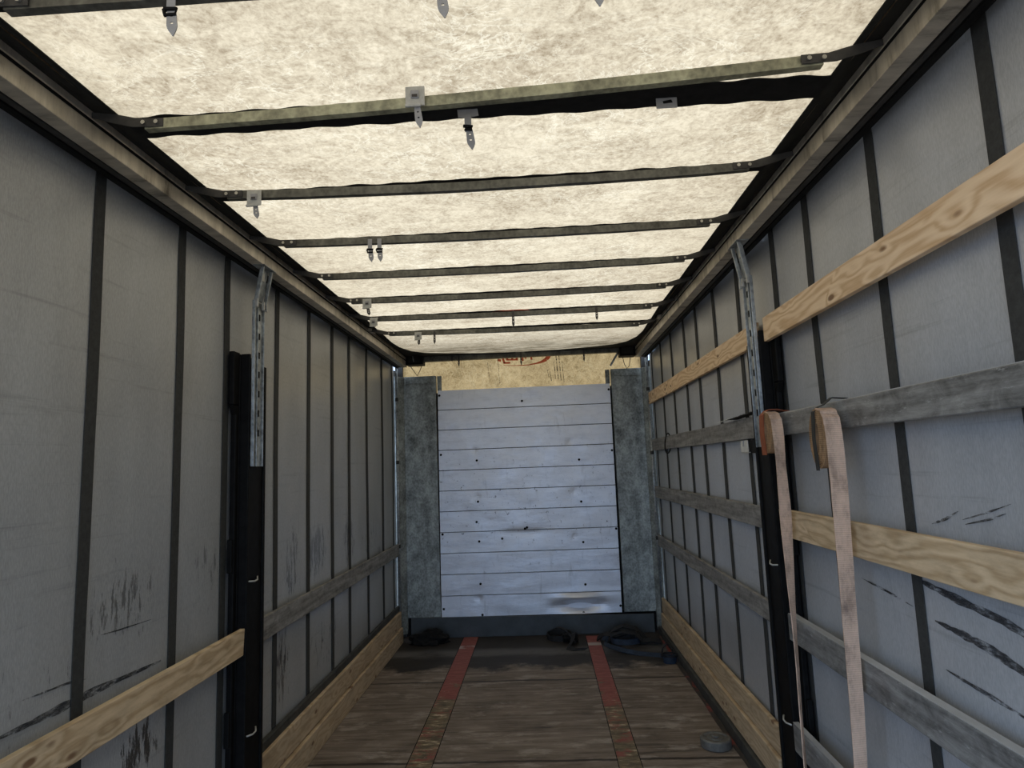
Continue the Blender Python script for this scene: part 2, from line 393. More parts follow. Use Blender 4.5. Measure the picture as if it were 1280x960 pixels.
class MB:
    def __init__(s): s.bm = bmesh.new()
    def box(s, x0, x1, y0, y1, z0, z1, seg=(1, 1, 1), fn=None):
        nx, ny, nz = seg
        V = {}
        def vert(i, j, k):
            key = (i, j, k)
            if key not in V:
                p = Vector((x0 + (x1 - x0) * i / nx, y0 + (y1 - y0) * j / ny, z0 + (z1 - z0) * k / nz))
                if fn: p = Vector(fn(p))
                V[key] = s.bm.verts.new(p)
            return V[key]
        def quad(*ks):
            s.bm.faces.new([vert(*k) for k in ks])
        for i in range(nx):
            for j in range(ny):
                quad((i, j, 0), (i, j + 1, 0), (i + 1, j + 1, 0), (i + 1, j, 0))
                quad((i, j, nz), (i + 1, j, nz), (i + 1, j + 1, nz), (i, j + 1, nz))
        for i in range(nx):
            for k in range(nz):
                quad((i, 0, k), (i + 1, 0, k), (i + 1, 0, k + 1), (i, 0, k + 1))
                quad((i, ny, k), (i, ny, k + 1), (i + 1, ny, k + 1), (i + 1, ny, k))
        for j in range(ny):
            for k in range(nz):
                quad((0, j, k), (0, j, k + 1), (0, j + 1, k + 1), (0, j + 1, k))
                quad((nx, j, k), (nx, j + 1, k), (nx, j + 1, k + 1), (nx, j, k + 1))
        return s
    def grid(s, fn, nu, nv):
        vs = [[s.bm.verts.new(fn(i / nu, j / nv)) for j in range(nv + 1)] for i in range(nu + 1)]
        for i in range(nu):
            for j in range(nv):
                s.bm.faces.new((vs[i][j], vs[i + 1][j], vs[i + 1][j + 1], vs[i][j + 1]))
        return s
    def prism(s, pts, vec):
        vec = Vector(vec)
        a = [s.bm.verts.new(p) for p in pts]; b = [s.bm.verts.new(Vector(p) + vec) for p in pts]
        n = len(pts)
        s.bm.faces.new(a[::-1]); s.bm.faces.new(b)
        for i in range(n): s.bm.faces.new((a[i], a[(i + 1) % n], b[(i + 1) % n], b[i]))
        return s
    def tube(s, pts, r, n=8):
        pts = [Vector(p) for p in pts]; rings = []
        rr = r if isinstance(r, (list, tuple)) else [r] * len(pts)
        for i, p in enumerate(pts):
            d = (pts[min(i + 1, len(pts) - 1)] - pts[max(i - 1, 0)]).normalized()
            u = d.cross(Vector((0.31, 0.17, 0.93)))
            if u.length < 1e-3: u = d.cross(Vector((1, 0, 0)))
            u.normalize(); w = d.cross(u)
            rings.append([s.bm.verts.new(p + (u * math.cos(2 * PI * k / n) + w * math.sin(2 * PI * k / n)) * rr[i]) for k in range(n)])
        for a, b in zip(rings, rings[1:]):
            for k in range(n): s.bm.faces.new((a[k], a[(k + 1) % n], b[(k + 1) % n], b[k]))
        s.bm.faces.new(rings[0][::-1]); s.bm.faces.new(rings[-1])
        return s
    def ribbon(s, pts, wvec, th):
        """flat webbing along pts; wvec is a vector (or list) across its width"""
        pts = [Vector(p) for p in pts]; rows = []
        for i, p in enumerate(pts):
            w = Vector(wvec[i]) if isinstance(wvec, list) else Vector(wvec)
            d = (pts[min(i + 1, len(pts) - 1)] - pts[max(i - 1, 0)]).normalized()
            nrm = d.cross(w)
            nrm = nrm.normalized() * (th / 2) if nrm.length > 1e-6 else Vector((0, 0, th / 2))
            rows.append([s.bm.verts.new(p + w / 2 + nrm), s.bm.verts.new(p - w / 2 + nrm), s.bm.verts.new(p - w / 2 - nrm), s.bm.verts.new(p + w / 2 - nrm)])
        for a, b in zip(rows, rows[1:]):
            for k in range(4): s.bm.faces.new((a[k], a[(k + 1) % 4], b[(k + 1) % 4], b[k]))
        s.bm.faces.new(rows[0][::-1]); s.bm.faces.new(rows[-1])
        return s
    def cyl(s, c, axis, r, h, n=16, r2=None):
        c = Vector(c); a = Vector(axis).normalized()
        return s.tube([c - a * h / 2, c + a * h / 2], [r, r if r2 is None else r2], n)
    def build(s, name, mat, parent=None, origin=None, bevel=0.0, smooth=False, solid=0.0, segs=2):
        base = WL[parent.name] if parent is not None else Vector(origin or (0, 0, 0))
        bmesh.ops.recalc_face_normals(s.bm, faces=s.bm.faces)
        for v in s.bm.verts: v.co -= base
        me = bpy.data.meshes.new(name); s.bm.to_mesh(me); s.bm.free()
        if smooth:
            for p in me.polygons: p.use_smooth = True
        me.materials.append(MAT[mat])
        o = bpy.data.objects.new(name, me); COL.objects.link(o)
        if parent is not None: o.parent = parent
        else: o.location = base
        WL[o.name] = base.copy()
        if solid:
            m = o.modifiers.new('thickness', 'SOLIDIFY'); m.thickness = solid; m.offset = 0
        if bevel:
            m = o.modifiers.new('edge', 'BEVEL'); m.width = bevel; m.segments = segs; m.limit_method = 'ANGLE'; m.angle_limit = math.radians(40)
        return o

def nz(x, y=0.0, z=0.0): return mnoise.noise(Vector((x, y, z)))

Y_REAR, Y_FRONT = -1.3, 6.42

# ================================================================== SETTING
# floor ------------------------------------------------------------
fl = MB().box(-1.30, 1.30, Y_REAR, 6.62, -0.05, 0.0).build('floor', 'floor')
tag(fl, 'worn brown plywood load floor with two red painted strips', 'floor', kind='structure')
for x0, x1, y1 in ((-0.655, -0.515, 6.47), (0.525, 0.645, 6.40)):
    MB().box(x0, x1, Y_REAR, y1, 0.0, 0.0025).build('painted_strip', 'red', fl)['label'] = 'strip of worn red paint'
    gr_ = MB()
    for xg in (x0 - 0.006, x1 + 0.002):
        gr_.box(xg, xg + 0.004, Y_REAR, y1, 0.0, 0.0018)
    gr_.build('strip_groove', 'black', fl)

# side curtains ----------------------------------------------------
def cx(side, y, z):
    r = 0.006 * nz(y * 1.7, z * 0.8, side * 3.1) + 0.003 * math.sin(y * 2 * PI / 0.52 + 0.8)
    return side * (1.298 + r)
L_STRAPS = (0.42, 0.95, 1.49, 2.02, 2.52, 2.91, 3.49, 3.985, 4.45, 4.855, 5.37, 5.89, 6.30)
R_STRAPS = (-1.15, -0.6, -0.1, 0.45, 0.98, 1.51, 2.05, 2.57, 2.945, 3.495, 3.985, 4.444, 4.847, 5.331, 5.80, 6.27)
def curtain(name, side, y0, label, mat, straps):
    o = MB().grid(lambda u, v: (cx(side, y0 + (6.40 - y0) * u, 2.76 * v), y0 + (6.40 - y0) * u, 0.0 + 2.76 * v), 160, 24).build(name, mat, smooth=True, solid=0.003)
    tag(o, label, 'wall', kind='structure')
    for ys in straps:
        if ys < y0 + 0.1: continue
        w = 0.052 if ys < 6.2 else 0.03
        mb = MB()
        nseg = 30
        for k in range(nseg):
            pass
        pts = [(cx(side, ys, 2.76 * k / nseg) - side * 0.005, ys + 0.004 * nz(k * 0.2, ys), 2.76 * k / nseg) for k in range(nseg + 1)]
        mb.ribbon(pts, (0, w, 0), 0.003)
        mb.build('webbing_strap', 'webbing', o)
    return o
wl_ = curtain('wall_left', -1, 0.85, 'grey tarpaulin side curtain with dark vertical straps and black grime stains', 'curtain_l', L_STRAPS)
wr_ = curtain('wall_right', 1, Y_REAR, 'grey tarpaulin side curtain behind the hanging orange straps', 'curtain_r', R_STRAPS)

# scuff marks rubbed on the right curtain
def scuff(parent, side, pts, w):
    n = len(pts)
    mb = MB(); dense = []
    for (a, b) in zip(pts, pts[1:]):
        for k in range(6):
            f = k / 6; dense.append((a[0] + (b[0] - a[0]) * f, a[1] + (b[1] - a[1]) * f))
    dense.append(pts[-1]); N = len(dense)
    top, bot = [], []
    for i, (y, z) in enumerate(dense):
        f = i / (N - 1)
        ww = w * (0.15 + math.sin(PI * min(1, f * 1.0)) ** 0.8) * (0.75 + 0.5 * nz(i * 0.6, y))
        x = cx(side, y, z) - side * 0.0045
        top.append((x, y, z + ww / 2)); bot.append((x, y, z - ww / 2))
    vt = [mb.bm.verts.new(p) for p in top]; vb = [mb.bm.verts.new(p) for p in bot]
    for i in range(N - 1): mb.bm.faces.new((vt[i], vt[i + 1], vb[i + 1], vb[i]))
    mb.build('scuff_mark', 'scuff', parent, solid=0.001)
scuff(wr_, 1, [(1.976, 1.157), (1.866, 1.150), (1.766, 1.140), (1.634, 1.112), (1.50, 1.08)], 0.030)
scuff(wr_, 1, [(2.06, 1.262), (1.90, 1.245), (1.70, 1.222), (1.55, 1.19)], 0.030)
scuff(wr_, 1, [(2.40, 1.205), (2.24, 1.19), (2.09, 1.172)], 0.008)
scuff(wr_, 1, [(1.936, 1.436), (1.87, 1.455), (1.812, 1.481)], 0.010)
scuff(wr_, 1, [(1.80, 1.459), (1.70, 1.486), (1.617, 1.512)], 0.006)
scuff(wr_, 1, [(1.79, 1.448), (1.70, 1.468), (1.64, 1.487)], 0.008)
scuff(wr_, 1, [(1.95, 1.03), (1.80, 1.02), (1.60, 1.00)], 0.014)
# and on the left one, above the pine board
scuff(wl_, -1, [(1.70, 0.985), (1.90, 0.982), (2.10, 0.980), (2.45, 0.972)], 0.030)
scuff(wl_, -1, [(1.80, 1.055), (1.97, 1.045), (2.06, 1.03)], 0.008)
scuff(wl_, -1, [(2.12, 1.148), (2.20, 1.142), (2.38, 1.137)], 0.005)

# roof sheet --------------------------------------------------------
BOWS = [1.265, None, 2.290, 2.830, 3.363, 3.893, 4.403, 4.940]
def zt(x, y):
    z = 2.757 + 0.004 * nz(x * 2.1, y * 2.3, 4)
    if y > 5.1: z += 0.03 * ((y - 5.1) / 1.3) ** 2
    return z
ceil = MB().grid(lambda u, v: (-1.10 + 2.2 * u, Y_REAR + (6.60 - Y_REAR) * v, zt(-1.10 + 2.2 * u, Y_REAR + (6.60 - Y_REAR) * v)), 40, 150).build('ceiling', 'tarp', smooth=True)
tag(ceil, 'creased cream translucent roof sheet glowing with daylight', 'ceiling', kind='structure')
for sd in (-1, 1):
    mb = MB()
    N = 120
    def fn(u, v, sd=sd):
        y = Y_REAR + (6.5 - Y_REAR) * u
        xe = 1.070 + (0.03 * min(1, max(0, (y - 4.6) / 1.2)))
        x = xe + (1.153 - xe) * v
        return (sd * (x + 0.0025 * nz(y * 3, v * 2)), y, 2.752 + 0.018 * v + (0.03 * ((y - 5.1) / 1.3) ** 2 * (1 - v) if y > 5.1 else 0))
    mb.grid(fn, N, 3)
    mb.build('edge_band', 'edge_fabric', ceil, smooth=True, solid=0.004)
    # dark corner gusset before the header
    P = [(1.10, 5.25), (1.075, 5.70), (1.02, 5.95), (0.92, 6.10), (0.70, 6.22), (0.40, 6.30), (0.05, 6.335), (0.05, 6.56), (1.15, 6.56)]
    MB().prism([(sd * x, y, zt(x, y) - 0.011) for x, y in P], (0, 0, 0.004)).build('corner_gusset', 'edge_fabric', ceil)
# dark stitched pockets in the sheet beside each bow
def wavy_strip(y0, y1, amp=0.006, z=2.7495):
    def fn(u, v):
        x = -1.075 + 2.15 * u
        e = amp * (nz(x * 9, y0 * 3) + 0.6 * math.sin(x * 46 + y0 * 9))
        y = y0 + e if v == 0 else (y1 + amp * (nz(x * 8, y1 * 5) + 0.6 * math.sin(x * 41)) if v == 1 else (y0 + y1) / 2)
        return (x, y, z)
    MB().grid(fn, 150, 2).build('bow_pocket', 'black_fabric', ceil, solid=0.003)
wavy_strip(1.262, 1.318)
wavy_strip(1.787, 1.905)
for yb in BOWS[2:]: wavy_strip(yb + (0.045 if yb < 2.5 else 0.058), yb + 0.12)
# faded red print showing through the sheet
em = MB()
em.bm.faces.new([em.bm.verts.new((x, y, 2.7465)) for x, y in [(-0.15, 4.54), (-0.135, 4.475), (-0.07, 4.445), (0.07, 4.44), (0.125, 4.455), (0.16, 4.50), (0.15, 4.55)]])
em.build('printed_emblem', 'print_red', ceil)['label'] = 'red print showing through the sheet'

# front wall sheet above the bulkhead --------------------------------
def cy_(x, z): return 6.60 + 0.012 * nz(x * 3, z * 4, 2) + 0.010 * nz(x * 9 + z * 4, z * 2, 7)
wb_ = MB().grid(lambda u, v: (-1.26 + 2.52 * u, cy_(-1.26 + 2.52 * u, 2.30 + 0.5 * v), 2.30 + 0.5 * v), 90, 14).build('wall_back', 'canvas', smooth=True)
tag(wb_, 'tan translucent front tarpaulin above the aluminium bulkhead, mirrored red logo', 'wall', kind='structure')
lg = MB()
def flat(poly):   # polygon of (x, z) just in front of the front sheet
    lg.bm.faces.new([lg.bm.verts.new((x, 6.578, z)) for x, z in poly])
def stroke(a, b, w):
    a = Vector(a); b = Vector(b); d = (b - a).normalized(); n = Vector((-d.y, d.x)) * w / 2
    flat([a + n, b + n, b - n, a - n])
stroke((-0.190, 2.785), (-0.170, 2.708), 0.022); stroke((-0.178, 2.710), (-0.108, 2.710), 0.020)
stroke((-0.236, 2.744), (-0.205, 2.735), 0.026)
stroke((-0.150, 2.742), (-0.026, 2.739), 0.018)
stroke((-0.140, 2.785), (-0.142, 2.745), 0.026); stroke((-0.086, 2.785), (-0.086, 2.745), 0.024); stroke((-0.040, 2.785), (-0.038, 2.742), 0.022)
stroke((0.018, 2.785), (0.022, 2.722), 0.024); stroke((0.060, 2.785), (0.052, 2.745), 0.016); stroke((0.103, 2.785), (0.118, 2.730), 0.020)
sw = [(-0.180, 2.684), (-0.05, 2.676), (0.08, 2.678), (0.16, 2.690), (0.225, 2.706), (0.27, 2.730), (0.300, 2.768)]
wd = [0.005, 0.007, 0.010, 0.014, 0.026, 0.040, 0.046]
for i in range(len(sw) - 1):
    a, b = Vector(sw[i]), Vector(sw[i + 1]); d = (b - a).normalized(); n = Vector((-d.y, d.x))
    flat([a + n * wd[i] / 2, b + n * wd[i + 1] / 2, b - n * wd[i + 1] / 2, a - n * wd[i] / 2])
lg.build('printed_logo', 'print_red', wb_)['label'] = 'mirrored red logo print with swoosh'
sc_ = MB()
for x, z0, z1, w in ((-0.24, 2.76, 2.62, 0.006), (-0.32, 2.70, 2.62, 0.004), (-0.345, 2.72, 2.56, 0.005), (-0.235, 2.60, 2.50, 0.005), (0.37, 2.77, 2.52, 0.010), (0.40, 2.77, 2.50, 0.008), (0.43, 2.70, 2.48, 0.006), (0.345, 2.70, 2.52, 0.008), (0.30, 2.60, 2.50, 0.008), (0.275, 2.62, 2.54, 0.006)):
    n = 5; pts = [(x + 0.012 * (k / n) + 0.004 * nz(x * 50, k), 6.580, z0 + (z1 - z0) * k / n) for k in range(n + 1)]
    sc_.ribbon(pts, (w, 0, 0), 0.0012)
sc_.build('scratch', 'scuff', wb_)

# floor-edge kerb and painted hem shadow ----------------------------------------------------
k1 = MB().box(1.222, 1.286, Y_REAR, 6.42, 0.0, 0.072, (1, 60, 1), lambda p: (p.x + (0.006 * nz(p.y * 5) if p.x < 1.25 else 0), p.y, p.z)).build('trim_1', 'kerb', bevel=0.006)
tag(k1, 'dark steel kerb along the floor edge under the far pine kick boards', 'kerb', kind='structure')
MB().box(1.198, 1.221, Y_REAR, 6.30, 0.0, 0.006, (1, 90, 1), lambda p: (p.x + 0.012 * nz(p.y * 4, 3.3) * (1 if p.x < 1.21 else 0), p.y, p.z)).build('painted_edge', 'red_edge', k1)
k2 = MB().box(-1.2865, -1.262, 0.85, 6.42, 0.285, 0.335).build('hem_shadow_strip', 'kerb', bevel=0.003)  # dark strip stands in for the shadow of the curtain hem pipe
tag(k2, 'dark strip painting in the hem shadow of the curtain with the single pine lath', 'shadow strip', kind='structure')

# ================================================================== FRAME
# roof rails ----------------------------------------------------------
def roof_rail(sd, label):
    r = empty('roof_rail', (sd * 1.2, 3.0, 2.67), label, 'roof rail', 'roof rails above the side curtains')
    y0, y1 = Y_REAR, 6.36
    prof = [(1.150, 2.673), (1.150, 2.730), (1.158, 2.733), (1.158, 2.741), (1.150, 2.744), (1.150, 2.90), (1.30, 2.90), (1.30, 2.78), (1.205, 2.78), (1.205, 2.673)]
    MB().prism([(sd * x, y0, z) for x, z in prof], (0, y1 - y0, 0)).build('rail_profile', 'rail', r, bevel=0.002)
    MB().box(*sorted((sd * 1.152, sd * 1.1585)), y0, y1, 2.732, 2.742).build('seal_groove', 'black', r)
    tr = MB().prism([(sd * x, y0, z) for x, z in [(1.214, 2.674), (1.214, 2.779), (1.278, 2.779), (1.278, 2.70), (1.27, 2.70), (1.27, 2.74), (1.236, 2.74), (1.236, 2.674)]], (0, y1 - y0, 0)).build('curtain_track', 'dark', r, bevel=0.002)
    MB().box(*sorted((sd * 1.2365, sd * 1.262)), y0, y1, 2.668, 2.690).build('track_lip', 'black', r)
    # joint clip low on the rail near the front
    yc = 4.95
    MB().box(*sorted((sd * 1.120, sd * 1.149)), yc - 0.06, yc + 0.06, 2.742, 2.782).build('joint_clip', 'rail', r, bevel=0.004)
    return r
roof_rail(-1, 'grimy aluminium roof rail over the curtain with the single pine lath')
roof_rail(1, 'grimy aluminium roof rail over the curtain where the orange straps hang')

# roof bows -----------------------------------------------------------
def roof_bow(yl, yr, mat, label, sag=0.014, zl=2.70, h=0.032, depth=0.024):
    b = empty('roof_bow', (0, (yl + yr) / 2, zl), label, 'roof bow', 'roof bows under the sheet')
    def fy(x): return yl + (yr - yl) * (x + 1) / 2
    def bend(p):
        s_ = -sag * (1 - (p.x / 0.98) ** 2)
        return (p.x, p.y + fy(p.x), p.z + s_ + 0.0015 * nz(p.x * 5, yl * 9))
    # open C section: web with two lips
    mb = MB()
    mb.box(-0.985, 0.985, 0.0, 0.004, zl, zl + h, (40, 1, 1), bend)
    mb.box(-0.985, 0.985, 0.0042, depth, zl, zl + 0.004, (40, 1, 1), bend)
    mb.box(-0.985, 0.985, 0.0042, depth, zl + h - 0.004, zl + h, (40, 1, 1), bend)
    mb.build('beam', mat, b)
    for sd in (-1, 1):
        y = fy(sd * 0.96)
        P = [(0.925, zl + 0.003), (0.925, zl + h - 0.002), (1.0, zl + h), (1.07, zl + h + 0.018), (1.148, zl + h + 0.030), (1.148, zl + h + 0.012), (1.08, zl + 0.022), (1.02, zl + 0.006)]
        br = MB().prism([(sd * x, y - 0.005, z) for x, z in P], (0, 0.0035, 0)).build('end_bracket', 'dark', b, bevel=0.001)
        for xb in (0.945, 0.985):
            MB().cyl((sd * xb, y - 0.007, zl + h / 2 + 0.001), (0, 1, 0), 0.0065, 0.007, 10, 0.005).build('bolt', 'bolt', br)
    return b
roof_bow(1.258, 1.258, 'steel', 'dark roof bow nearest the camera, at the top edge of the photo', 0.0)
roof_bow(1.772, 1.655, 'olive', 'olive-tinted roof bow set askew in front of its wide black pocket', 0.012)
roof_bow(2.284, 2.284, 'steel', 'dull steel roof bow just behind the olive one', 0.016)
roof_bow(2.826, 2.836, 'steel', 'steel roof bow with two grey ties hanging side by side', 0.010)
roof_bow(3.358, 3.355, 'steel', 'plain steel roof bow with nothing hanging from it', 0.010)
roof_bow(3.890, 3.874, 'steel', 'steel roof bow carrying one square clip near its left end and nothing else', 0.010)
roof_bow(4.390, 4.396, 'steel', 'steel roof bow crossing the red print on the roof sheet', 0.010)
roof_bow(4.905, 4.975, 'steel', 'last steel roof bow before the header beam', 0.008)

# header --------------------------------------------------------------
hd = empty('header_beam', (0, 6.38, 2.70), 'dark header beam across the front, under the drooping end of roof sheet', 'beam')
MB().box(-1.0, 1.0, 6.36, 6.42, 2.736, 2.790, (30, 1, 1), lambda p: (p.x, p.y, p.z + 0.006 * p.x - 0.006)).build('beam', 'steel', hd, bevel=0.003)
for x0, x1, z0 in ((-1.15, -0.975, 2.690), (0.995, 1.155, 2.685)):
    bx = MB().box(x0, x1, 6.30, 6.44, z0, 2.80).build('corner_box', 'black', hd, bevel=0.006)
    MB().box((x0 + x1) / 2 - 0.06, (x0 + x1) / 2 + 0.055, 6.296, 6.2995, z0 + 0.02, z0 + 0.085).build('cover_plate', 'edge_fabric', bx)
MB().tube([(-1.075, 6.285, 2.79), (-1.07, 6.285, 2.745), (-1.066, 6.29, 2.715)], 0.006, 8).build('hinge_pin', 'galv', hd, smooth=True)
MB().tube([(0.99, 6.40, 2.735), (0.955, 6.44, 2.68), (0.915, 6.47, 2.615)], 0.011, 8).build('brace', 'galv', hd)
for pts in ([(-1.12, 6.38, 2.69), (-1.09, 6.42, 2.64), (-1.062, 6.44, 2.595), (-1.03, 6.42, 2.64), (-1.0, 6.38, 2.69)], [(1.03, 6.38, 2.69), (1.05, 6.42, 2.62), (1.075, 6.44, 2.575), (1.10, 6.43, 2.60), (1.11, 6.38, 2.69)]):
    MB().tube(pts, 0.0035, 6).build('cable', 'wire', hd, smooth=True)

# bulkhead ------------------------------------------------------------
bk = empty('bulkhead', (0, 6.5, 0.185), 'silvery aluminium plank bulkhead panel at the front, dented low on one side', 'bulkhead')
mb = MB(); NB = 11; Z0, Z1 = 0.187, 2.440; hh = (Z1 - Z0) / NB
for k in range(NB):
    z0 = Z0 + k * hh + 0.0035; z1 = Z0 + (k + 1) * hh - 0.0035
    def dent(p, k=k):
        y = p.y
        if p.y < 6.51:
            y += 0.0035 * nz(p.x * 3.2, p.z * 7, 1)
            if k == 0:
                wx = math.exp(-((p.x - 0.49) / 0.17) ** 2)
                y += 0.055 * wx * math.sin((p.z - 0.215) / 0.19 * 4.2 * PI / 2) * math.exp(-((p.z - 0.30) / 0.12) ** 2)
            for (dx, dz) in ((-0.50, 0.36), (-0.50, 1.82), (-0.49, 1.35), (0.46, 1.86), (0.48, 1.37), (0.47, 0.93), (0.72, 0.29)):
                y += 0.006 * math.exp(-(((p.x - dx) / 0.03) ** 2 + ((p.z - dz) / 0.03) ** 2))
            y += 0.010 * math.exp(-(((p.x + 0.05) / 0.2) ** 2 + ((p.z - 0.98) / 0.04) ** 2))
        xx = p.x + (0.012 * (1 - (p.z - Z0) / (Z1 - Z0)) * (-1 if p.x < 0 else -0.6) * (1 if abs(p.x) > 0.8 else 0))
        return (xx, y, p.z)
    mb.box(-0.862, 0.900, 6.490, 6.520, z0, z1, (72, 1, 10), dent)
mb.build('plank_panel', 'alu', bk, bevel=0.0)
MB().box(-1.236, 1.236, 6.5605, 6.585, 0.0, 2.42).build('leak_blocker', 'black', bk)  # added unseen sheet, stops sky light leaking through gaps round the panel
MB().box(-0.868, 0.904, 6.5205, 6.558, Z0, Z1 - 0.004).build('plank_backing', 'black', bk)
for x, z in ((-0.845, 2.385), (-0.843, 1.78), (-0.845, 0.99), (-0.85, 0.27), (0.885, 2.375), (0.883, 1.76), (0.880, 0.99), (0.880, 0.255), (0.0, 2.295), (-0.48, 1.71), (0.55, 1.68), (-0.48, 1.30), (0.55, 1.265), (-0.48, 0.91), (-0.50, 1.10), (0.55, 0.87), (-0.48, 0.50), (0.55, 0.465), (-0.47, 0.205), (0.52, 0.20), (-0.25, 0.93), (-0.02, 1.02), (0.0, 1.03)):
    MB().cyl((x, 6.486, z), (0, 1, 0), 0.012, 0.012, 12, 0.009).build('screw', 'black', bk)
kp = MB().box(-1.175, 1.195, 6.470, 6.482, 0.0, 0.186, (20, 1, 2), lambda p: (p.x, p.y + (0.004 * nz(p.x * 4, p.z * 9) if p.y < 6.5 else 0), p.z - 0.010 * p.x * (p.z / 0.186))).build('kick_plate', 'kick', bevel=0.004)
tag(kp, 'dark blue-grey steel kick plate along the foot of the bulkhead', 'kick plate')

def corner_pillar(sd, xi, xo, zt_, label):
    c = empty('corner_pillar', (sd * 1.05, 6.5, 0.186), label, 'pillar', 'galvanised pillars flanking the bulkhead')
    lo, hi = sorted((xi, xo))
    z0 = 0.192
    MB().box(lo, hi, 6.496, 6.56, z0, zt_, (6, 1, 30), lambda p: (p.x, p.y + (0.002 * nz(p.x * 5, p.z * 5) if p.y < 6.5 else 0), p.z)).build('face_plate', 'pillar', c, bevel=0.002)
    # slanted side flange back to the curtain
    MB().prism([(xo + sd * 0.001, 6.497, z0 - 0.15), (xo + sd * 0.075, 6.42, z0 - 0.15), (xo + sd * 0.085, 6.42, z0 - 0.15), (xo + sd * 0.085, 6.55, z0 - 0.15), (xo + sd * 0.001, 6.55, z0 - 0.15)], (0, 0, zt_ - z0 + 0.15)).build('side_flange', 'pillar', c, bevel=0.003)
    MB().box(lo + 0.02, hi - 0.06 if sd < 0 else hi - 0.02, 6.486, 6.4955, zt_ - 0.075, zt_ - 0.005).build('top_stiffener', 'pillar', c, bevel=0.002)
    xin = xi - sd * 0.006
    a, b_ = sorted((xin - sd * 0.048, xin - sd * 0.004))
    MB().box(a, b_, 6.53, 6.556, 2.44, zt_ + 0.0).build('inner_lip', 'pillar', c, bevel=0.002)
    MB().box(*sorted((sd * 1.240, sd * 1.318)), 6.5605, 6.64, 0.0, 2.80).build('corner_post', 'dark', c)
    MB().box(*sorted((xo + sd * 0.086, sd * 1.318)), 6.44, 6.56, 0.0, 2.66).build('corner_gutter', 'dark', c)
    return c
corner_pillar(-1, -0.882, -1.212, 2.595, 'galvanised corner pillar beside the bulkhead, above the black rag heap')
corner_pillar(1, 0.918, 1.225, 2.585, 'mottled galvanised corner pillar beside the bulkhead, near the tangled straps')

# curtain tension poles at the front corners
for sd, lab in ((-1, 'slim galvanised curtain pole in the front corner above the black rag heap'), (1, 'slim galvanised curtain pole in the front corner by the end of the pine lath')):
    p = empty('curtain_pole', (sd * 1.262, 6.375, 0.03), lab, 'pole', 'curtain poles in the front corners')
    MB().tube([(sd * 1.262, 6.375, 0.0 if sd < 0 else 0.075), (sd * 1.262, 6.375, 2.665)], 0.013, 12).build('tube', 'galv', p, smooth=True)
    for zc in (0.9, 1.72, 2.35):
        MB().cyl((sd * 1.262, 6.375, zc), (0, 0, 1), 0.017, 0.035, 12).build('collar', 'dark', p)

